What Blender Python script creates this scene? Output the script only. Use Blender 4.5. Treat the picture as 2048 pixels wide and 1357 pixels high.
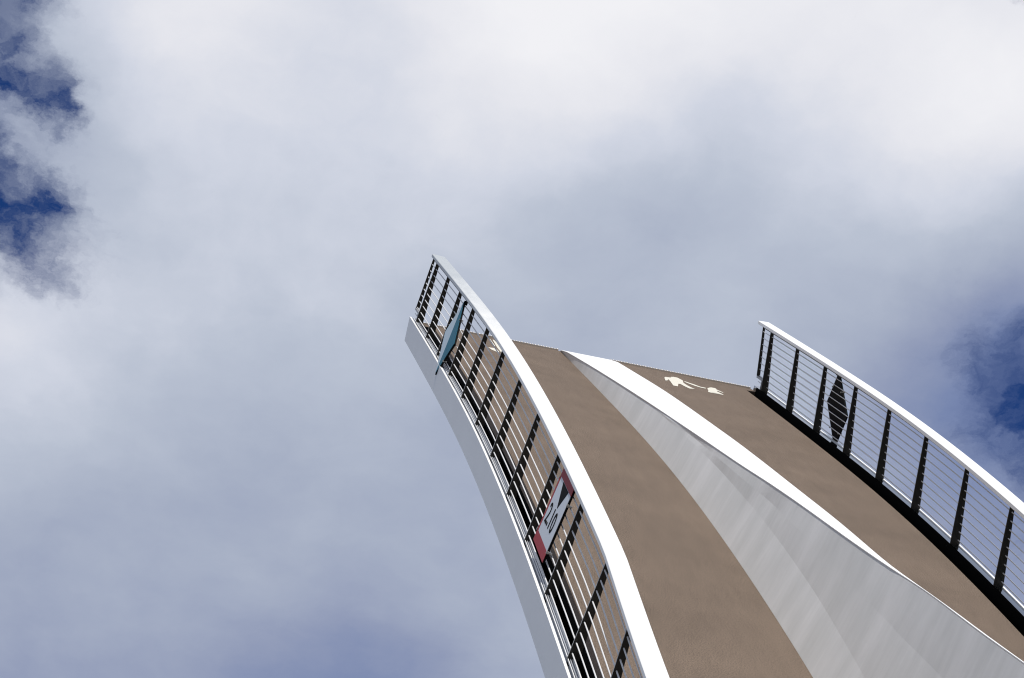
import bpy, bmesh, math, random
import numpy as np
from mathutils import Matrix, Vector
for o in list(bpy.data.objects): bpy.data.objects.remove(o)
scene = bpy.context.scene
COL = scene.collection
R = math.radians

# ---------------------------------------------------------------- camera, sky, sun, exposure
cam_d = bpy.data.cameras.new("camera"); cam = bpy.data.objects.new("camera", cam_d); COL.objects.link(cam)
cam_d.sensor_width = 36.0; cam_d.lens = 79.48; cam_d.clip_start = .1; cam_d.clip_end = 9000
VW = Vector((.16512526, .63147877, .7576069)); UP = Vector((-.19166218, -.73296236, .6527111)); RT = Vector((.967470546, -.252983681, 0))
m = Matrix((RT, UP, -VW)).transposed().to_4x4(); m.translation = (0, 0, 1.65)
cam.matrix_world = m
scene.camera = cam
scene.render.resolution_x, scene.render.resolution_y = 1024, 678
scene.view_settings.view_transform = 'Standard'; scene.view_settings.look = 'None'
scene.cycles.filter_width = 1.1
scene.view_settings.exposure = 0; scene.view_settings.gamma = 1

PHI = R(57.861); CP, SP = math.cos(PHI), math.sin(PHI)
def bvec(x, y, z):                       # bridge axes (across, along, normal to the deck) -> world
    return Vector((-x, -CP*y - SP*z, -SP*y + CP*z))
SUN = bvec(.062, -.055, 1.0).normalized()
SUN_EL = math.asin(SUN.z); SUN_AZ = math.atan2(SUN.x, SUN.y)

SKYK = .1
world = bpy.data.worlds.new("World"); scene.world = world; world.use_nodes = True
def build_world():
    nt = world.node_tree; nt.nodes.clear(); N = nt.nodes; L = nt.links
    def node(t, **k):
        n = N.new(t)
        for a, b in k.items(): setattr(n, a, b)
        return n
    def put(s, v):
        if isinstance(v, bpy.types.NodeSocket): L.new(v, s)
        else: s.default_value = v
    def mt(op, a, b=None, c=None, clamp=False):
        n = node('ShaderNodeMath', operation=op, use_clamp=clamp); put(n.inputs[0], a)
        if b is not None: put(n.inputs[1], b)
        if c is not None: put(n.inputs[2], c)
        return n.outputs[0]
    def vm(op, a, b=None):
        n = node('ShaderNodeVectorMath', operation=op); put(n.inputs[0], a)
        if b is not None: put(n.inputs[1], b)
        return n.outputs['Value'] if op in ('DOT_PRODUCT', 'LENGTH') else n.outputs['Vector']
    def noise(v, scale, detail=6, rough=.55, lac=2.1):
        n = node('ShaderNodeTexNoise'); n.noise_dimensions = '3D'; put(n.inputs['Vector'], v)
        n.inputs['Scale'].default_value = scale; n.inputs['Detail'].default_value = detail
        n.inputs['Roughness'].default_value = rough; n.inputs['Lacunarity'].default_value = lac
        return n
    tc = node('ShaderNodeTexCoord')
    sep = node('ShaderNodeSeparateXYZ'); L.new(tc.outputs['Generated'], sep.inputs[0])
    z = mt('MAXIMUM', sep.outputs[2], .12)
    cmb = node('ShaderNodeCombineXYZ'); L.new(mt('DIVIDE', sep.outputs[0], z), cmb.inputs[0]); L.new(mt('DIVIDE', sep.outputs[1], z), cmb.inputs[1])
    P = cmb.outputs[0]                      # position in a level cloud layer overhead
    # cloud billows: warp the layer, then sum soft banks of thicker / thinner cloud
    wn = noise(P, 7.0, 5, .6)
    warp = vm('MULTIPLY', vm('SUBTRACT', wn.outputs['Color'], (.5, .5, .5)), (.06, .06, 0))
    PW = vm('ADD', P, warp)
    Q = vm('MULTIPLY', PW, (1/.095, 1/.13, 0))
    acc = .672
    for (a, b, k) in BL:
        d = vm('SUBTRACT', Q, (a/.095, b/.13, 0))
        acc = mt('MULTIPLY_ADD', mt('POWER', .36788, vm('DOT_PRODUCT', d, d)), k, acc)
    n1 = noise(PW, 16.0, 8, .56).outputs['Fac']; n2 = noise(PW, 5.0, 4, .5).outputs['Fac']
    acc = mt('MULTIPLY_ADD', mt('SUBTRACT', n1, .5), .13, acc)
    acc = mt('MULTIPLY_ADD', mt('SUBTRACT', n2, .5), .10, acc)
    ramp = node('ShaderNodeValToRGB'); L.new(acc, ramp.inputs[0])
    def lin(c): return tuple(((v/255+.055)/1.055)**2.4 if v > 10 else v/255/12.92 for v in c)
    st = [(.30, (76, 94, 146)), (.43, (120, 135, 174)), (.53, (146, 156, 184)), (.63, (168, 177, 197)), (.72, (186, 194, 210)), (.80, (208, 213, 226)), (.88, (229, 230, 237)), (.97, (241, 241, 245))]
    e = ramp.color_ramp.elements
    while len(e) < len(st): e.new(.5)
    for i, (p, c) in enumerate(st): e[i].position = p; e[i].color = (*lin(c), 1)
    # clearings where the blue shows through
    clr = 0.0
    wn2 = noise(P, 16.0, 7, .62)
    PC = vm('ADD', P, vm('MULTIPLY', vm('SUBTRACT', wn2.outputs['Color'], (.5, .5, .5)), (.07, .08, 0)))
    for (a, b, rx, ry, k) in CL:
        d = vm('MULTIPLY', vm('SUBTRACT', PC, (a, b, 0)), (1/rx, 1/ry, 0))
        clr = mt('MULTIPLY_ADD', mt('POWER', .36788, vm('DOT_PRODUCT', d, d)), k, clr)
    n3 = noise(PC, 34.0, 10, .68).outputs['Fac']
    clr = mt('MULTIPLY_ADD', mt('SUBTRACT', n3, .5), 1.5, clr)
    far = vm('LENGTH', vm('SUBTRACT', P, (.27, .86, 0)))          # unseen sky beyond the cloud bank, cleared to blue to lower ambient light
    fm = node('ShaderNodeMapRange', interpolation_type='SMOOTHSTEP'); L.new(far, fm.inputs['Value']); fm.inputs['From Min'].default_value = .55; fm.inputs['From Max'].default_value = 1.3; fm.inputs['To Max'].default_value = FARCLR
    clr = mt('ADD', clr, fm.outputs[0])
    mr = node('ShaderNodeMapRange', interpolation_type='SMOOTHSTEP'); L.new(clr, mr.inputs['Value'])
    mr.inputs['From Min'].default_value = .16; mr.inputs['From Max'].default_value = 1.45; mr.inputs['To Max'].default_value = 1.0
    veil = node('ShaderNodeMapRange', interpolation_type='SMOOTHSTEP'); L.new(noise(PC, 24.0, 8, .6).outputs['Fac'], veil.inputs['Value']); veil.inputs['From Min'].default_value = .36; veil.inputs['From Max'].default_value = .62; veil.inputs['To Min'].default_value = .60
    hole = mt('MULTIPLY', mr.outputs[0], veil.outputs[0])     # thin veils drift across the gaps
    sky = node('ShaderNodeTexSky', sky_type='NISHITA'); sky.sun_disc = False
    sky.sun_elevation = SUN_EL; sky.sun_rotation = SUN_AZ; sky.ozone_density = 3.0; sky.air_density = 1.0; sky.dust_density = .2
    skyc = vm('MULTIPLY', sky.outputs[0], SKYTINT)
    cl = vm('MULTIPLY', ramp.outputs[0], (1/SKYK,)*3)
    mix = node('ShaderNodeMix', data_type='RGBA'); put(mix.inputs[0], hole); put(mix.inputs[6], cl); put(mix.inputs[7], skyc)
    bg = node('ShaderNodeBackground'); L.new(mix.outputs[2], bg.inputs[0]); bg.inputs[1].default_value = SKYK
    out = node('ShaderNodeOutputWorld'); L.new(bg.outputs[0], out.inputs[0])
SKYTINT = (.16, .38, .80)
FARCLR = .5
BL = [(-0.091, 0.684, -0.106), (-0.013, 0.664, 0.379), (0.075, 0.641, -0.097), (0.162, 0.618, 0.332), (0.256, 0.594, 0.241), (0.344, 0.571, 0.149), (0.42, 0.551, -0.127), (-0.082, 0.758, -0.146), (-0.001, 0.736, -0.067), (0.09, 0.713, -0.021), (0.18, 0.689, -0.101), (0.279, 0.663, -0.252), (0.37, 0.639, 0.061), (0.449, 0.619, 0.42), (0.106, 0.787, 0.079), (0.199, 0.762, 0.092), (0.302, 0.735, 0.078), (0.397, 0.711, -0.115), (0.479, 0.689, -0.089), (-0.065, 0.916, 0.24), (0.023, 0.893, 0.045), (0.123, 0.867, 0.037), (0.22, 0.842, -0.109), (0.327, 0.814, 0.047), (0.426, 0.788, 0.013), (0.511, 0.765, -0.229), (-0.054, 1.01, -0.092), (0.038, 0.986, -0.127), (0.142, 0.959, -0.033), (0.548, 0.852, -0.042), (-0.042, 1.122, 0.038), (0.055, 1.097, 0.089), (0.165, 1.068, 0.055), (0.592, 0.956, -0.116), (-0.03, 1.221, -0.132), (0.071, 1.195, -0.081), (0.185, 1.165, -0.252), (0.631, 1.048, -0.038)]
CL = [(-0.098, 0.790, 0.040, 0.075, .45), (0.515, 0.785, 0.040, 0.050, 0.35), (-0.0960, 0.678, 0.0270, 0.0220, 1.45), (-0.0830, 0.7080, 0.0160, 0.0110, .8), (-0.0740, 0.7350, 0.0220, 0.0150, 1.25), (-0.058, 0.7480, 0.0130, 0.0130, .8), (-0.0930, 0.7810, 0.0160, 0.0180, .9), (-0.0680, 0.8220, 0.0400, 0.0290, 1.3), (-0.0520, 0.800, 0.015, 0.015, .6), (-0.0450, 0.8549, 0.0166, 0.0149, 0.6), (-0.1150, 0.7612, 0.0300, 0.1051, .8), (0.5409, 0.8021, 0.0463, 0.0657, 1.0), (0.492, 0.7685, 0.0285, 0.0361, 0.4), (0.5873, 0.8291, 0.0442, 0.1239, .6), (0.2065, 1.1797, 0.0557, 0.0208, 0.6), (0.2942, 1.1675, 0.0493, 0.0208, 0.3), (0.411, 0.5437, 0.015, 0.0056, 0.4)]
build_world()
sun_d = bpy.data.lights.new("sun", 'SUN'); sun_d.energy = 4.0; sun_d.angle = R(.53); sun_d.color = (1, .955, .89)
sun = bpy.data.objects.new("sun", sun_d); COL.objects.link(sun); sun.location = (0, 0, 60)
sun.rotation_euler = SUN.to_track_quat('Z', 'Y').to_euler()

# ---------------------------------------------------------------- materials
def mat(name, col, rough=.5, metal=0, var=0, vscale=3, bump=0, bscale=20, bstretch=(1, 1, 1), vstretch=(1, 1, 1), spec=.5, fine=0, fscale=90, dark=None, coat=0):
    m = bpy.data.materials.new(name); m.use_nodes = True; nt = m.node_tree; b = nt.nodes['Principled BSDF']
    b.inputs['Base Color'].default_value = (*col, 1); b.inputs['Roughness'].default_value = rough; b.inputs['Metallic'].default_value = metal
    b.inputs['Specular IOR Level'].default_value = spec; b.inputs['Coat Weight'].default_value = coat; b.inputs['Coat Roughness'].default_value = .15
    tc = nt.nodes.new('ShaderNodeTexCoord')
    def nz(scale, stretch, detail=6, rg=.6):
        mp = nt.nodes.new('ShaderNodeMapping'); mp.inputs['Scale'].default_value = stretch; nt.links.new(tc.outputs['UV'] if m.get('uv') else tc.outputs['Object'], mp.inputs[0])
        n = nt.nodes.new('ShaderNodeTexNoise'); n.inputs['Scale'].default_value = scale; n.inputs['Detail'].default_value = detail; n.inputs['Roughness'].default_value = rg
        nt.links.new(mp.outputs[0], n.inputs['Vector']); return n.outputs['Fac']
    def mth(op, a, b_):
        n = nt.nodes.new('ShaderNodeMath'); n.operation = op
        for i, v in enumerate((a, b_)):
            if isinstance(v, bpy.types.NodeSocket): nt.links.new(v, n.inputs[i])
            else: n.inputs[i].default_value = v
        return n.outputs[0]
    if var or fine:
        f = 1.0
        if var: f = mth('ADD', mth('MULTIPLY', mth('SUBTRACT', nz(vscale, vstretch), .5), var*2), f)
        if fine: f = mth('ADD', mth('MULTIPLY', mth('SUBTRACT', nz(fscale, (1, 1, 1), 3, .7), .5), fine*2), f)
        mx = nt.nodes.new('ShaderNodeVectorMath'); mx.operation = 'SCALE'; mx.inputs[0].default_value = col; nt.links.new(f, mx.inputs['Scale'])
        nt.links.new(mx.outputs[0], b.inputs['Base Color'])
    if bump:
        bp = nt.nodes.new('ShaderNodeBump'); bp.inputs['Strength'].default_value = 1; bp.inputs['Distance'].default_value = bump
        nt.links.new(nz(bscale, bstretch, 4), bp.inputs['Height']); nt.links.new(bp.outputs[0], b.inputs['Normal'])
    return m
WHITE = mat('white_paint', (.80, .80, .79), .38, var=.05, vscale=1.5, bump=.002, bscale=4)
FASCIA = mat('shaded_white_paint', (.72, .73, .74), .35, var=.07, vscale=1.2, bump=.004, bscale=2)
ROD = mat('steel_rod', (.66, .66, .66), .4)
KERB = mat('polished_steel', (.26, .29, .34), .02, metal=1.0, var=.05, vscale=4)
BLACK = mat('shade_black', (.004, .004, .004), .9, spec=.02)  # near-black tone carries the shade of the edge strips
POST = mat('dark_steel', (.020, .019, .017), .45, var=.25, vscale=6, spec=.35)
CONC = mat('concrete', (.3, .29, .27), .9, var=.2, vscale=.8, fine=.1, fscale=30)
WATER = mat('harbour_water', (.012, .022, .028), .08, bump=.05, bscale=1.2)
PAVE = mat('paving', (.20, .19, .17), .9, var=.2, vscale=.6, fine=.1, fscale=12)
RED = mat('sign_red', (.33, .04, .05), .6, spec=.2, var=.08, vscale=5)
SWHITE = mat('sign_white', (.52, .56, .62), .3, var=.05, vscale=4)
SBLACK = mat('sign_black', (.008, .008, .009), .7, spec=.05)
TEAL = mat('sign_teal', (.008, .13, .20), .5, spec=.15, var=.1, vscale=5)
PAINT = mat('road_paint', (.62, .60, .52), .6, var=.06, vscale=8)

def grey_tip_rail():
    # the paint of the left handrail is greyer in patches over its outermost metres
    m = bpy.data.materials.new('grey_tip_white_paint'); m.use_nodes = True; nt = m.node_tree; b = nt.nodes['Principled BSDF']; L = nt.links
    uv = nt.nodes.new('ShaderNodeTexCoord'); sp = nt.nodes.new('ShaderNodeSeparateXYZ'); L.new(uv.outputs['UV'], sp.inputs[0])
    mp = nt.nodes.new('ShaderNodeMapping'); mp.inputs['Scale'].default_value = (1.2, 4, 1); L.new(uv.outputs['UV'], mp.inputs[0])
    n = nt.nodes.new('ShaderNodeTexNoise'); n.inputs['Scale'].default_value = 2.2; n.inputs['Detail'].default_value = 6; n.inputs['Roughness'].default_value = .65; L.new(mp.outputs[0], n.inputs['Vector'])
    a = nt.nodes.new('ShaderNodeMath'); a.operation = 'MULTIPLY_ADD'; L.new(n.outputs['Fac'], a.inputs[0]); a.inputs[1].default_value = 4.0; L.new(sp.outputs[0], a.inputs[2])
    r_ = nt.nodes.new('ShaderNodeMapRange'); L.new(a.outputs[0], r_.inputs['Value']); r_.inputs['From Min'].default_value = 3.0; r_.inputs['From Max'].default_value = 7.5
    mx = nt.nodes.new('ShaderNodeMix'); mx.data_type = 'RGBA'; L.new(r_.outputs[0], mx.inputs[0]); mx.inputs[6].default_value = (.40, .43, .45, 1); mx.inputs[7].default_value = (.80, .80, .79, 1)
    L.new(mx.outputs[2], b.inputs['Base Color']); b.inputs['Roughness'].default_value = .38
    return m
RAIL_GREY_TIP = grey_tip_rail()
def deck_material():
    m = bpy.data.materials.new('brown_aggregate'); m.use_nodes = True; nt = m.node_tree; b = nt.nodes['Principled BSDF']
    tc = nt.nodes.new('ShaderNodeTexCoord')
    def nz(scale, st, det=5, rg=.6):
        mp = nt.nodes.new('ShaderNodeMapping'); mp.inputs['Scale'].default_value = st; nt.links.new(tc.outputs['UV'], mp.inputs[0])
        n = nt.nodes.new('ShaderNodeTexNoise'); n.inputs['Scale'].default_value = scale; n.inputs['Detail'].default_value = det; n.inputs['Roughness'].default_value = rg
        nt.links.new(mp.outputs[0], n.inputs['Vector']); return n.outputs['Fac']
    def ramp(f, a, b_, p0=.3, p1=.7):
        r = nt.nodes.new('ShaderNodeValToRGB'); r.color_ramp.elements[0].position = p0; r.color_ramp.elements[1].position = p1
        r.color_ramp.elements[0].color = (*a, 1); r.color_ramp.elements[1].color = (*b_, 1); nt.links.new(f, r.inputs[0]); return r.outputs[0]
    def mul(a, c):
        n = nt.nodes.new('ShaderNodeVectorMath'); n.operation = 'MULTIPLY'; nt.links.new(a, n.inputs[0]); nt.links.new(c, n.inputs[1]); return n.outputs[0]
    c = ramp(nz(100, (1, 1, 1), 3, .8), (.068, .050, .037), (.208, .159, .122), .33, .67)        # grit
    c = mul(c, ramp(nz(1.3, (1, .8, 1), 5), (.88,)*3, (1.11,)*3))                                  # large patches
    c = mul(c, ramp(nz(5, (.6, 2.2, 1), 6, .65), (.91,)*3, (1.08,)*3))                               # trowel and tyre marks across
    c = mul(c, ramp(nz(26, (1, 1, 1), 4, .7), (.52, .50, .48), (1,)*3, .27, .335))                     # dark specks
    nt.links.new(c, b.inputs['Base Color']); b.inputs['Roughness'].default_value = .85; b.inputs['Specular IOR Level'].default_value = .25
    bp = nt.nodes.new('ShaderNodeBump'); bp.inputs['Distance'].default_value = .0022; nt.links.new(nz(160, (1, 1, 1), 3, .8), bp.inputs['Height']); nt.links.new(bp.outputs[0], b.inputs['Normal'])
    return m
DECK = deck_material()

def fin_material():
    # white paint on a hand-welded plate: stripes of varied tone running down the plate, scuffs near the deck, buckled sheet
    m = bpy.data.materials.new('striped_scuffed_white_plate'); m.use_nodes = True; nt = m.node_tree; b = nt.nodes['Principled BSDF']
    tc = nt.nodes.new('ShaderNodeTexCoord')
    def nz(scale, st, det=5, rg=.6, off=(0, 0, 0)):
        mp = nt.nodes.new('ShaderNodeMapping'); mp.inputs['Scale'].default_value = st; mp.inputs['Location'].default_value = off; nt.links.new(tc.outputs['UV'], mp.inputs[0])
        n = nt.nodes.new('ShaderNodeTexNoise'); n.inputs['Scale'].default_value = scale; n.inputs['Detail'].default_value = det; n.inputs['Roughness'].default_value = rg
        nt.links.new(mp.outputs[0], n.inputs['Vector']); return n.outputs['Fac']
    def ramp(f, a, b_, p0=.3, p1=.7):
        r = nt.nodes.new('ShaderNodeValToRGB'); r.color_ramp.elements[0].position = p0; r.color_ramp.elements[1].position = p1
        r.color_ramp.elements[0].color = (*a, 1); r.color_ramp.elements[1].color = (*b_, 1); nt.links.new(f, r.inputs[0]); return r.outputs[0]
    def mul(a, c):
        n = nt.nodes.new('ShaderNodeVectorMath'); n.operation = 'MULTIPLY'; nt.links.new(a, n.inputs[0]); nt.links.new(c, n.inputs[1]); return n.outputs[0]
    c = ramp(nz(3.2, (1, .35, 1), 4, .55), (FINC*.86, FINC*.87, FINC*.86), (FINC*1.06, FINC*1.06, FINC*1.06))
    c = mul(c, ramp(nz(9, (2.2, .25, 1), 6, .6), (.945,)*3, (1.02,)*3))
    c = mul(c, ramp(nz(26, (.9, .5, 1), 6, .75), (.55,)*3, (1,)*3, .26, .31))
    nt.links.new(c, b.inputs['Base Color']); b.inputs['Roughness'].default_value = .33; b.inputs['Specular IOR Level'].default_value = .5
    bp = nt.nodes.new('ShaderNodeBump'); bp.inputs['Distance'].default_value = .02; nt.links.new(nz(1.1, (1, .5, 1), 2, .4), bp.inputs['Height'])
    bp2 = nt.nodes.new('ShaderNodeBump'); bp2.inputs['Distance'].default_value = .003; nt.links.new(nz(6, (1.6, .2, 1), 3, .5), bp2.inputs['Height'])
    nt.links.new(bp.outputs[0], bp2.inputs['Normal']); nt.links.new(bp2.outputs[0], b.inputs['Normal'])
    return m
FINC = .69
FIN = fin_material()

# ---------------------------------------------------------------- the curved bridge leaf: a point from (station, across, height above kerb)
U = 1.75
TH = [0.006818, 0.003890, 0.001004, -0.007528, -0.027599, -0.052473, -0.076074, -0.094990, -0.092363, -0.054444, 0.014184]
KN = np.arange(-1, 15, 1.5)
def make_profile():
    n = len(KN); h = 1.5; A = np.zeros((n, n)); r = np.zeros(n); A[0, 0] = A[-1, -1] = 1
    for i in range(1, n-1):
        A[i, i-1] = A[i, i+1] = h/6; A[i, i] = 2*h/3; r[i] = (TH[i+1]-2*TH[i]+TH[i-1])/h
    M = np.linalg.solve(A, r)
    G = np.arange(-1, 23.001, .01); k = np.clip(((G-KN[0])/h).astype(int), 0, n-2); t = np.minimum(G-KN[k], 1.5)/h; th = np.array(TH)
    T = th[k]*(1-t)+th[k+1]*t+h*h/6*(((1-t)**3-(1-t))*M[k]+(t**3-t)*M[k+1]); end = G > KN[-1]; T[end] = T[~end][-1]
    dy = np.cos(T)*.01; dz = np.sin(T)*.01
    Y = np.concatenate([[0], np.cumsum((dy[1:]+dy[:-1])/2)]); Z = np.concatenate([[0], np.cumsum((dz[1:]+dz[:-1])/2)])
    i0 = int(np.argmin(abs(G))); return G, T, Y-Y[i0], Z-Z[i0]
PG, PT, PY, PZ = make_profile()
CB = (4.58110068, 22.1140311, 3.00179343)
def theta(s): return float(np.interp(s, PG, PT))
def W(s, x, n):
    t = theta(s); y = float(np.interp(s, PG, PY))-n*math.sin(t); z = float(np.interp(s, PG, PZ))+n*math.cos(t)
    v = bvec(x-CB[0], y-CB[1], z-CB[2])*U; v.z += 1.65; return v
def frame(s, x=0, n=0, roll=0.0):
    t = theta(s); a = bvec(1, 0, 0); b = bvec(0, math.cos(t), math.sin(t)); c = bvec(0, -math.sin(t), math.cos(t))
    mm = Matrix((a, b, c)).transposed()
    if roll: mm = mm @ Matrix.Rotation(roll, 3, 'Y')
    mm = mm.to_4x4(); mm.translation = W(s, x, n); return mm

# ---------------------------------------------------------------- object helpers
def tag(o, label=None, cat=None, group=None, kind=None):
    for k, v in (('label', label), ('category', cat), ('group', group), ('kind', kind)):
        if v: o[k] = v
    return o
def empty(name, loc):
    o = bpy.data.objects.new(name, None); COL.objects.link(o); o.location = loc; o.empty_display_size = .3; return o
def world_loc(p):
    v = Vector((0, 0, 0))
    while p is not None: v = v+Vector(p.location); p = p.parent
    return v
def link(name, me, material, parent=None, loc=None):
    """one mesh object; vertices are world coordinates when loc is None"""
    o = bpy.data.objects.new(name, me); COL.objects.link(o)
    if material and not me.materials: me.materials.append(material)
    if parent: o.parent = parent
    return o
def sweep_mesh(name, section, s0, s1, step=.25, cap=True, smooth=False, ends=None):
    """section(s) -> list of (x, n); ends(i) -> extra s offset of section point i at the tip"""
    n = max(1, int(round((s1-s0)/step))); bm = bmesh.new(); uvl = bm.loops.layers.uv.new('UVMap'); rings = []; uvs = {}
    for k in range(n+1):
        s = s0+(s1-s0)*k/n; ring = []
        sec = section(s); acc = 0
        for i, (x, h) in enumerate(sec):
            ss = s+(ends[i] if (ends and k == 0) else 0)
            v = bm.verts.new(W(ss, x, h)); 
            if i: acc += math.hypot(x-sec[i-1][0], h-sec[i-1][1])
            uvs[v] = (ss, x, h, acc); ring.append(v)
        rings.append(ring)
    m_ = len(rings[0])
    for a, b in zip(rings[:-1], rings[1:]):
        for i in range(m_):
            j = (i+1) % m_
            f = bm.faces.new((a[i], b[i], b[j], a[j])); f.smooth = smooth
    if cap:
        bm.faces.new(rings[0]); bm.faces.new(rings[-1][::-1])
    bm.normal_update(); bmesh.ops.recalc_face_normals(bm, faces=bm.faces[:])
    for f in bm.faces:
        flat = all(abs(uvs[l.vert][2]-uvs[f.loops[0].vert][2]) < .02 for l in f.loops)
        for l in f.loops:
            q = uvs[l.vert]; l[uvl].uv = (q[0], q[1]) if flat else (q[0], q[2]*1.0)
    me = bpy.data.meshes.new(name); bm.to_mesh(me); bm.free(); return me
def relocate(me, origin):
    me.transform(Matrix.Translation(-origin)); return me
ORG = W(20.3, 0, -.05)
def part(name, me, material, parent):
    """a part whose mesh is in world coordinates, under a parent chain that sits at ORG"""
    relocate(me, ORG); return link(name, me, material, parent)
def bevel(o, w, seg=2):
    b = o.modifiers.new('bevel', 'BEVEL'); b.width = w; b.segments = seg; b.limit_method = 'ANGLE'; b.angle_limit = R(40)
def box_bm(bm, x0, x1, y0, y1, z0, z1, mm=None):
    vs = [bm.verts.new((x, y, z)) for x in (x0, x1) for y in (y0, y1) for z in (z0, z1)]
    for f in ((0, 1, 3, 2), (4, 6, 7, 5), (0, 4, 5, 1), (2, 3, 7, 6), (0, 2, 6, 4), (1, 5, 7, 3)): bm.faces.new([vs[i] for i in f])
    if mm:
        for v in vs: v.co = mm @ v.co
    bmesh.ops.recalc_face_normals(bm, faces=bm.faces[:])
def finish(bm, name):
    me = bpy.data.meshes.new(name); bm.to_mesh(me); bm.free(); return me

# ================================================================= the setting
bm = bmesh.new(); box_bm(bm, -900, 900, -1200, 2.5, -.35, 0); box_bm(bm, -900, 900, 1.2, 2.3, -4, -.352)
ground = link('ground', finish(bm, 'ground'), PAVE); tag(ground, kind='structure')
bm = bmesh.new(); box_bm(bm, -2500, 2500, 2.31, 4000, -8, -1.9)
water = link('water', finish(bm, 'water'), WATER); tag(water, kind='structure')
pier = empty('bridge_pier', (8, 6.5, -6)); tag(pier, 'concrete pier in the water that carries the foot of the raised bridge', 'pier')
bm = bmesh.new(); box_bm(bm, 3.6-8, 12.6-8, 2.52-6.5, 5.7-6.5, 0, 5.2)
link('pier_body', finish(bm, 'pier_body'), CONC, pier)
bm = bmesh.new(); box_bm(bm, 3.3-8, 12.9-8, 2.6-6.5, 5.9-6.5, 5.202, 5.6)
o = link('pier_cap', finish(bm, 'pier_cap'), CONC, pier); bevel(o, .04)

# ================================================================= the raised leaf
leaf = empty('drawbridge', ORG)
tag(leaf, 'raised leaf of a white and brown footbridge with railings, pointing up into the cloudy sky', 'drawbridge')
DN = -.05; S_END = 20.3; TIP = -.36
# deck
deck = part('deck', sweep_mesh('deck', lambda s: [(-1.69, DN), (1.657, DN), (1.657, DN-.05), (-1.69, DN-.05)], TIP, S_END), DECK, leaf)
# soffit girder under the deck
def soffit(s):
    k = min(1, max(0, (s+.4)/9)); d = .10+.62*k; return [(-1.66, DN-.052), (1.66, DN-.052), (1.45, DN-.07-d*.35), (.7, DN-.07-d), (-.7, DN-.07-d), (-1.45, DN-.07-d*.35)]
part('soffit_girder', sweep_mesh('soffit_girder', soffit, TIP+.02, S_END), FASCIA, leaf)
# comb of the joint along the tip
def comb(xa, xb):
    bm = bmesh.new(); rnd = random.Random(int(xa*10)); x = xa; prof = []
    while x < xb:
        w = .011; L = rnd.uniform(.06, .10)
        prof += [(x, .004), (x+.002, L), (x+w, L), (x+w+.002, .004)]; x += w*2+.004+rnd.uniform(0, .006)
    prof += [(prof[-1][0], .0005), (prof[0][0], .0005)]
    rings = [[bm.verts.new(W(TIP, a, DN+n)+(W(TIP-1, a, DN+n)-W(TIP, a, DN+n))*L) for a, L in prof] for n in (-.03, .015)]
    bm.faces.new(rings[0]); bm.faces.new(rings[1][::-1])
    for k in range(len(prof)): j = (k+1) % len(prof); bm.faces.new((rings[0][k], rings[0][j], rings[1][j], rings[1][k]))
    bmesh.ops.triangulate(bm, faces=[f for f in bm.faces if len(f.verts) > 4]); bmesh.ops.recalc_face_normals(bm, faces=bm.faces[:])
    part('joint_comb', finish(bm, 'joint_comb'), JOINT, leaf)
JOINT = mat('joint_metal', (.72, .68, .62), .5)
comb(.29, 1.775); comb(-1.775, -.27)

# central divider: a low wedge at the tip that rises into a sharp ridge
HT = [(-.36, -.046), (0, -.004), (1.2, .062), (2.45, .143), (3.7, .215), (4.65, .275), (5.6, .350), (6.5, .425), (7.5, .52), (8.2, .60), (8.75, .662), (9.33, .735), (9.76, .784), (10.38, .885), (11.2, .985), (11.82, 1.064), (14, 1.30), (17, 1.5), (20.3, 1.6)]
TAIL = [h for h in HT if h[0] > 10]
HL = [(-.36, -.046), (0, -.004), (1.13, .060), (2.45, .129), (3.72, .196), (4.68, .253), (5.7, .328), (6.48, .396), (7.46, .506), (7.81, .544), (8.75, .650), (9.32, .723), (9.76, .784)]+TAIL
HR = [(a, b+(.011 if 1 < a < 9 else 0)) for a, b in HT]
def fh(s, tab=None):
    # lightly smoothed height of the left (default) or right top edge
    hs, hv = zip(*(tab or HL)); return float(np.mean(np.interp(np.linspace(s-.3, s+.3, 7) if s > .3 else [s], hs, hv))) if not tab else float(np.mean(np.interp(np.linspace(s-.5, s+.5, 9) if s > .5 else [s], hs, hv)))
def top_l(s): return .27-.25*min(max(0, s)/9.75, 1)
def top_r(s): return -.25+.262*min(max(0, s)/9.75, 1)
def base_l(s): return float(np.interp(s, [-.4, .4, 2, 5, 9, 20], [.262, .262, .252, .232, .215, .215]))
def base_r(s): return float(np.interp(s, [-.4, .4, 2, 5, 9, 20], [-.262, -.262, -.245, -.215, -.19, -.19]))
def fin_sec(s):
    h = fh(s); bl, tl = base_l(s), top_l(s); lo = DN+.001
    f1 = float(np.interp(s, [0, 4, 10.3, 20], [.97, .93, .30, .25])); b1 = float(np.interp(s, [0, 3.5, 6, 10, 20], [0, -.001, -.007, -.015, -.016]))
    f2 = f1+(1-f1)*.55; b2 = b1*.5
    b1 += float(np.interp(s, BK, BV1)); b2 += float(np.interp(s, BK, BV2))
    P = lambda f, b: (bl+(tl-bl)*f+b, lo+(h-lo)*f)
    return [(base_r(s), DN-.03), (bl, DN-.03), (bl, lo), P(f1, b1), P(f2, b2), (tl, h), (top_r(s), fh(s, HR)), (base_r(s), lo)]
_r = random.Random(5); BK = [0, 2]; 
while BK[-1] < 20: BK.append(BK[-1]+_r.uniform(.35, .95))          # stations where the plate is stiffened and buckles
BV1 = [0, 0]+[_r.uniform(-.004, .004)*min(1, k/8) for k in BK[2:]]; BV2 = [0, 0]+[_r.uniform(-.006, .006)*min(1, k/8) for k in BK[2:]]
divider = part('central_divider', sweep_mesh('central_divider', fin_sec, TIP-.005, S_END, .1), FIN, leaf)
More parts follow.
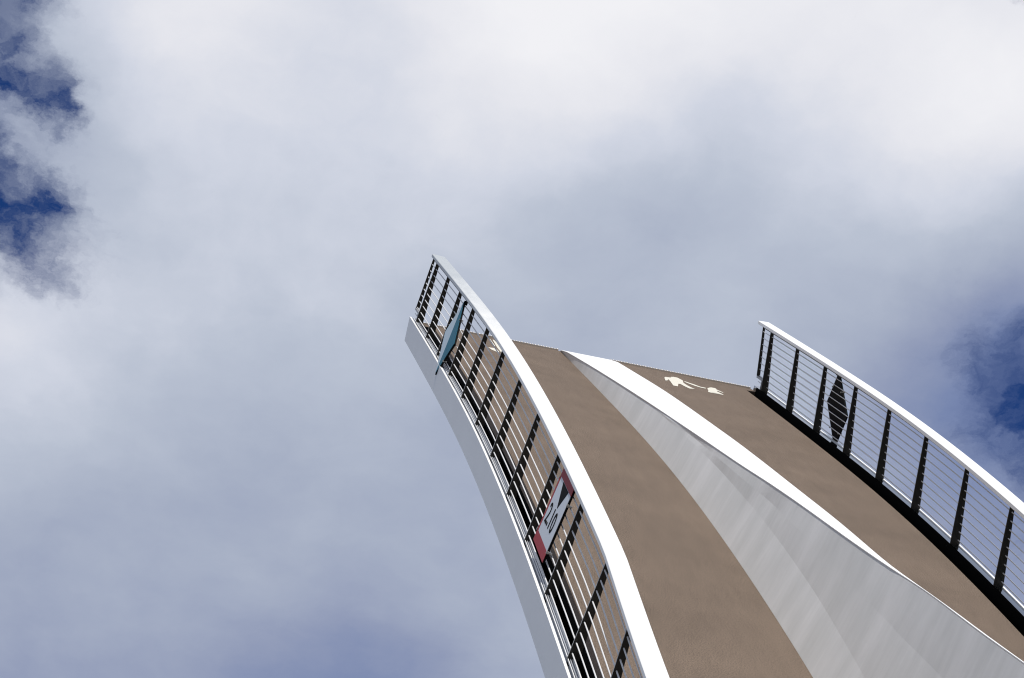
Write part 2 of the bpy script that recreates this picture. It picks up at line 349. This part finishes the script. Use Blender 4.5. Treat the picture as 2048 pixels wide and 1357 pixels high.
def cap_sec(s):
    h = fh(s)+.002; g = fh(s, HR)+.002; o_ = (.003) if s < 9.8 else max(0, .003-(s-9.8)*.03)
    t = .006
    return [(top_l(s)+o_, h), (top_l(s)+o_, h+t), (top_r(s)-.004, g+t), (top_r(s)-.004, g)]
part('divider_cap', sweep_mesh('divider_cap', cap_sec, TIP-.012, S_END, .2), WHITE, divider)

# edges: slot painted black for the handrail's shade, polished kerb, outer fascia
for sg in (1, -1):
    c_ = lambda pts: [(sg*x, n) for x, n in pts]
    part('shade_slot', sweep_mesh('shade_slot', lambda s: c_([((1.659 if sg > 0 else 1.692), DN-.003), ((1.659 if sg > 0 else 1.692), -.20), (1.786, -.20), (1.786, -.003), (1.781, -.003), (1.781, -.185), (1.697, -.185), (1.697, DN-.003)]), -.18, S_END, .5), BLACK, leaf)
    part('kerb', sweep_mesh('kerb', lambda s: c_([(1.788, -.2), (1.788, 0), (1.846, 0), (1.846, -.2)]), TIP+.06, S_END, .25), KERB, leaf)
    part('corner_plate', sweep_mesh('corner_plate', lambda s: c_([((1.6575 if sg > 0 else 1.6905), DN-.001), (1.787, DN-.001), (1.787, DN-.05), ((1.6575 if sg > 0 else 1.6905), DN-.05)]), TIP, -.185, .2), DECK, leaf)
    if sg > 0:
        for xr in (1.797, 1.811, 1.826):  # white ribs stand in for the rods' reflections in the kerb
            part('reflection_rib', sweep_mesh('reflection_rib', lambda s: c_([(xr-.0028, .001), (xr+.0028, .001), (xr+.0022, .007), (xr-.0022, .007)]), TIP+.1, S_END, .5), WHITE, leaf)
    o = part('fascia', sweep_mesh('fascia', lambda s: c_([(1.848, -.240), (1.848, .008), (1.866, .008), (1.866, -.240)]), TIP+.08, S_END, .25), FASCIA, leaf)
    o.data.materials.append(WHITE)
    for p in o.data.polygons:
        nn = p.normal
        if nn.dot(bvec(0, 0, 1)) > .9: p.material_index = 1  # sunlit top edge put in as brighter white, shaded sides as greyer copy
    link('fascia_end', finish((lambda b: (box_bm(b, min(sg*1.68, sg*1.846), max(sg*1.68, sg*1.846), -.004, 0, -.235, DN-.01), [setattr(v, 'co', frame(TIP+.03) @ (v.co*U)-ORG) for v in b.verts], b)[2])(bmesh.new()), 'fascia_end'), FASCIA, leaf)

# railings
RAILEND = mat('grey_steel', (.30, .31, .32), .4)
H = .612
def flare(s): return min(.3, max(0, s-10.0)*.045)
post_mesh = {}
def make_post(sg):
    bm = bmesh.new(); t = .006
    # plate across the rail: wide at the foot, narrow under the handrail; origin at outer foot
    prof = [(-.074, 0), (0.0, 0), (-.083+.0, H+.012), (-.115, H+.012)]
    fr = [bm.verts.new((sg*x*U, -t*U, n*U)) for x, n in prof]; bk = [bm.verts.new((sg*x*U, t*U, n*U)) for x, n in prof]
    bm.faces.new(fr); bm.faces.new(bk[::-1])
    for i in range(4): j = (i+1) % 4; bm.faces.new((fr[i], fr[j], bk[j], bk[i]))
    bmesh.ops.recalc_face_normals(bm, faces=bm.faces[:]); me = finish(bm, 'post'); me.materials.append(POST); me.materials.append(POSTEDGE)
    for p in me.polygons:
        if p.normal.x*sg > .8: p.material_index = 1
    return me
POSTEDGE = mat('lit_post_edge', (.36, .36, .35), .4)  # light caught by the outer post edge, put into a paler colour
S_POSTS = list(range(0, 20))
for sg in (1, -1):
    rl = empty('railing', (0, 0, 0)); rl.parent = leaf
    tag(rl, 'railing on the left edge with the 2.10 sign' if sg > 0 else 'railing on the right edge of the leaf')
    X0 = 1.832 if sg > 0 else 1.858
    pm = make_post(sg)
    for s in S_POSTS:
        o = bpy.data.objects.new('post', pm); COL.objects.link(o); o.parent = rl
        mm = frame(s, sg*X0, 0, math.atan2(flare(s), H)*sg); mm.translation = mm.translation-ORG; o.matrix_local = mm
    # handrail: flat bevelled bar
    def hr(s, f0=0):
        d = flare(s); i0, o0 = 1.652, 1.778; b = .004
        return [(sg*(x+d), n) for x, n in ((i0, .642+b), (i0+b, .642), (o0-b, .642), (o0, .642+b), (o0, .675-b), (o0-b, .675), (i0+b, .675), (i0, .675-b))]
    e = [.0, .0, -.05, -.05, -.05, -.05, 0, 0] 
    part('handrail', sweep_mesh('handrail', hr, -.22, 19.4, .25, ends=e), RAIL_GREY_TIP if sg > 0 else WHITE, rl)
    part('top_bar', sweep_mesh('top_bar', lambda s: [(sg*(x+flare(s)), n) for x, n in ((1.712, .614), (1.748, .614), (1.748, .641), (1.712, .641))], -.15, 19.2, .25), POST, rl)
    # thin steel rods threaded through the plates
    for k in range(9):
        n = .042+.0648*k
        def rs(s, n=n):
            x = X0-.017-.080*n/H+flare(s)*n/H; r = .0047
            return [(sg*(x+r*math.cos(a)), n+r*math.sin(a)) for a in [i*math.pi/4 for i in range(8)]]
        part('rod', sweep_mesh('rod', rs, -.35, 19.2, .5, smooth=True), ROD, rl)
    # end bar hung from the handrail and tied to the first post
    bm = bmesh.new(); mm = frame(-.35, sg*X0, 0); mm.translation -= ORG
    vs = []
    for y in (-.006, .006):
        for x, n in ((-.054, .10), (-.018, .10), (-.086, .625), (-.108, .625)): vs.append(bm.verts.new(mm @ Vector((sg*x*U, y*U, n*U))))
    bm.faces.new(vs[:4]); bm.faces.new(vs[4:][::-1])
    for i in range(4): j = (i+1) % 4; bm.faces.new((vs[i], vs[j], vs[4+j], vs[4+i]))
    bmesh.ops.recalc_face_normals(bm, faces=bm.faces[:])
    link('end_bar', finish(bm, 'end_bar'), POST, rl)
    part('bottom_bar', sweep_mesh('bottom_bar', lambda s: [(sg*(X0-.05), .078), (sg*(X0-.014), .078), (sg*(X0-.014), .10), (sg*(X0-.05), .10)], -.36, -.008, .4), RAILEND, rl)
    part('end_bracket', sweep_mesh('end_bracket', lambda s: [(sg*(X0-.05), .001), (sg*(X0-.02), .001), (sg*(X0-.02), .085), (sg*(X0-.05), .085)], -.14, -.07, .4), POST, rl)

# painted markings on the deck
def decal(name, polys, material, parent, label=None):
    bm = bmesh.new()
    for P in polys: bm.faces.new([bm.verts.new(W(s, x, DN+.0025)) for s, x in P])
    bmesh.ops.triangulate(bm, faces=bm.faces[:])
    for f in bm.faces:
        f.normal_update()
        if f.normal.dot(bvec(0, 0, 1)) < 0: f.normal_flip()
    o = part(name, finish(bm, name), material, parent)
    if label: tag(o, label)
    return o
adult = [(0.097, -0.746), (0.192, -0.729), (0.295, -0.714), (0.276, -0.739), (0.192, -0.763), (0.183, -0.772), (0.315, -0.765), (0.44, -0.752), (0.547, -0.742), (0.552, -0.789), (0.349, -0.838), (0.346, -0.864), (0.459, -0.885), (0.538, -0.913), (0.486, -0.982), (0.454, -0.959), (0.357, -0.935), (0.212, -0.921), (0.041, -0.951), (-0.013, -0.919), (-0.083, -0.925), (-0.09, -0.884), (-0.044, -0.841), (0.006, -0.835), (0.028, -0.793), (0.038, -0.766)]
arm = [(0.074, -0.96), (0.105, -0.986), (0.171, -1.041), (0.254, -1.092), (0.258, -1.146), (0.316, -1.131), (0.309, -1.075), (0.259, -1.021), (0.17, -0.972), (0.127, -0.953)]
child = [(0.249, -1.167), (0.315, -1.151), (0.397, -1.142), (0.514, -1.11), (0.537, -1.142), (0.423, -1.182), (0.433, -1.212), (0.523, -1.264), (0.498, -1.277), (0.36, -1.243), (0.305, -1.253), (0.374, -1.3), (0.349, -1.31), (0.228, -1.269), (0.149, -1.274), (0.148, -1.228), (0.191, -1.199)]
decal('walker_marking', [adult, arm, child], PAINT, deck, 'white painted adult leading a child on the right lane')
arrow = [[(-.191, 1.044), (-.206, 1.028), (.238, 1.034), (.272, 1.05)], [(-.195, 1.005), (-.203, .991), (.069, .978), (.342, .985), (.421, .965), (.60, .99), (.64, 1.023), (.32, 1.026)], [(.427, 1.131), (.391, 1.049), (.60, 1.040), (.651, 1.06), (.545, 1.112)]]
decal('lane_marking', arrow, PAINT, deck, 'angular white painted symbol on the left lane')

# ================================================================= signs hung on the railings
def sign_frame(s, sg, off=0.0, x0=1.868):
    """axes: u along the bridge, v up the posts, w outwards; origin on the sign plane at kerb level"""
    t = theta(s); lean = math.atan2(.083+.02, H)
    u = bvec(0, math.cos(t), math.sin(t)); nrm = bvec(0, -math.sin(t), math.cos(t)); ax = bvec(sg, 0, 0)
    v = (nrm*math.cos(lean)-ax*math.sin(lean)).normalized(); w = u.cross(v)
    if w.dot(ax) < 0: w = -w
    mm = Matrix((u, v, w)).transposed().to_4x4(); mm.translation = W(s, sg*x0, 0)+w*off; return mm
def prism(pts, w0, w1, rim=0):
    bm = bmesh.new(); a = [bm.verts.new((x*U, y*U, w0*U)) for x, y in pts]; b = [bm.verts.new((x*U, y*U, w1*U)) for x, y in pts]
    bm.faces.new(a); bm.faces.new(b)
    for i in range(len(pts)): j = (i+1) % len(pts); bm.faces.new((a[i], a[j], b[j], b[i]))
    bmesh.ops.recalc_face_normals(bm, faces=bm.faces[:]); return finish(bm, 'plate')
def clamp_mesh(x, y, ln=.03):
    bm = bmesh.new(); box_bm(bm, (x-.008)*U, (x+.008)*U, (y-.005)*U, (y+.005)*U, -.03*U, .005*U)
    box_bm(bm, (x-.004)*U, (x+.004)*U, (y-.009)*U, (y+.009)*U, -.006*U, .008*U); return finish(bm, 'clamp')
CL_M = mat('clamp_metal', (.5, .5, .48), .35, metal=.6)

# height limit sign
sf = sign_frame(8.56, 1, 0, 1.862)
sign = empty('clearance_sign', sf.translation); sign.matrix_world = sf
tag(sign, 'red framed white sign reading 2.10 with a black triangle, hung outside the left railing', 'sign')
x0, x1, y0, y1 = -.222, .222, .125, .655
def put(name, me, m_, par): return link(name, me, m_, par)
put('backing', prism([(x0, y0), (x1, y0), (x1, y1), (x0, y1)], -.012, 0), SBLACK, sign)
fw = .034; fb = .075; ft = .075
bm = bmesh.new()
for a, b, c, d in ((x0+.002, x1-.002, y0+.002, y0+fb), (x0+.002, x1-.002, y1-ft, y1-.002), (x0+.002, x0+fw, y0+fb, y1-ft)):
    box_bm(bm, a*U, b*U, c*U, d*U, .001*U, .004*U)
put('red_border', finish(bm, 'red_border'), RED, sign)
put('white_panel', prism([(x0+fw+.001, y0+fb+.001), (x1-.006, y0+fb+.001), (x1-.006, y1-ft-.001), (x0+fw+.001, y1-ft-.001)], .001, .0035), SWHITE, sign)
put('triangle', prism([(-.085, y1-ft-.003), (.135, y1-ft-.003), (.03, y1-ft-.15)], .0037, .0050), SBLACK, sign)
def text_mesh(body, size):
    cu = bpy.data.curves.new('txt', 'FONT'); cu.body = body; cu.size = size; cu.align_x = 'CENTER'; cu.extrude = .0012; cu.resolution_u = 4; cu.offset = .001
    ob = bpy.data.objects.new('txt', cu); COL.objects.link(ob); bpy.context.view_layer.update()
    me = bpy.data.meshes.new_from_object(ob.evaluated_get(bpy.context.evaluated_depsgraph_get())); bpy.data.objects.remove(ob); return me
tm = text_mesh('2.10', .30*U*.56); tm.materials.clear()
tm.transform(Matrix.Translation((-.01*U, .285*U, .0050*U)) @ Matrix.Diagonal((.98, 1.15, 1, 1)))
put('numerals', tm, SBLACK, sign)
for (x, y) in ((x0-.004, .20), (x1+.004, .20), (x0-.004, .56), (x1+.004, .52)): put('clamp', clamp_mesh(x, y), CL_M, sign)
put('top_bracket', prism([(-.10, y1-.03), (.12, y1-.03), (.10, y1+.02), (-.08, y1+.02)], -.03, -.0125), SBLACK, sign)

def diamond(s, sg, label, hw, lo, hi, mid_l, mid_r, off, tx=0.0):
    sf = sign_frame(s, sg, 0, 1.862+off)
    o = empty('diamond_sign', sf.translation); o.matrix_world = sf
    tag(o, label, 'sign', 'diamond signs on the railings')
    top = (tx, hi); bot = (0.0, lo); l = (-hw, mid_l); r = (hw, mid_r)
    put('backing', prism([bot, r, top, l], -.014, 0), SBLACK, o)
    k = .965
    sc = lambda p: (p[0]*k, (p[1]-(lo+hi)/2)*k+(lo+hi)/2)
    put('white_half', prism([sc(bot), sc(top), sc(l)], .001, .004), SWHITE2, o)
    put('teal_half', prism([sc(bot), sc(r), sc(top)], .0012, .0041), TEAL, o)
    for (x, y) in ((-hw*.45, hi-.16), (hw*.42, hi-.16), (-hw*.42, lo+.16), (hw*.42, lo+.16)): put('clamp', clamp_mesh(x, y), CL_M, o)
    put('top_bracket', prism([(tx-.03, hi-.035), (tx+.03, hi-.035), (tx+.03, hi+.012), (tx-.03, hi+.012)], -.03, -.0145), SBLACK, o)
    return o
SWHITE2 = mat('sign_pale', (.40, .52, .60), .3)
diamond(2.53, 1, 'white and teal diamond sign on the outside of the left railing near the tip', .36, -.09, .62, .26, .27, 0)
diamond(2.44, -1, 'dark back of a diamond sign behind the rods of the right railing', .33, -.06, .642, .31, .295, .02, -.02)
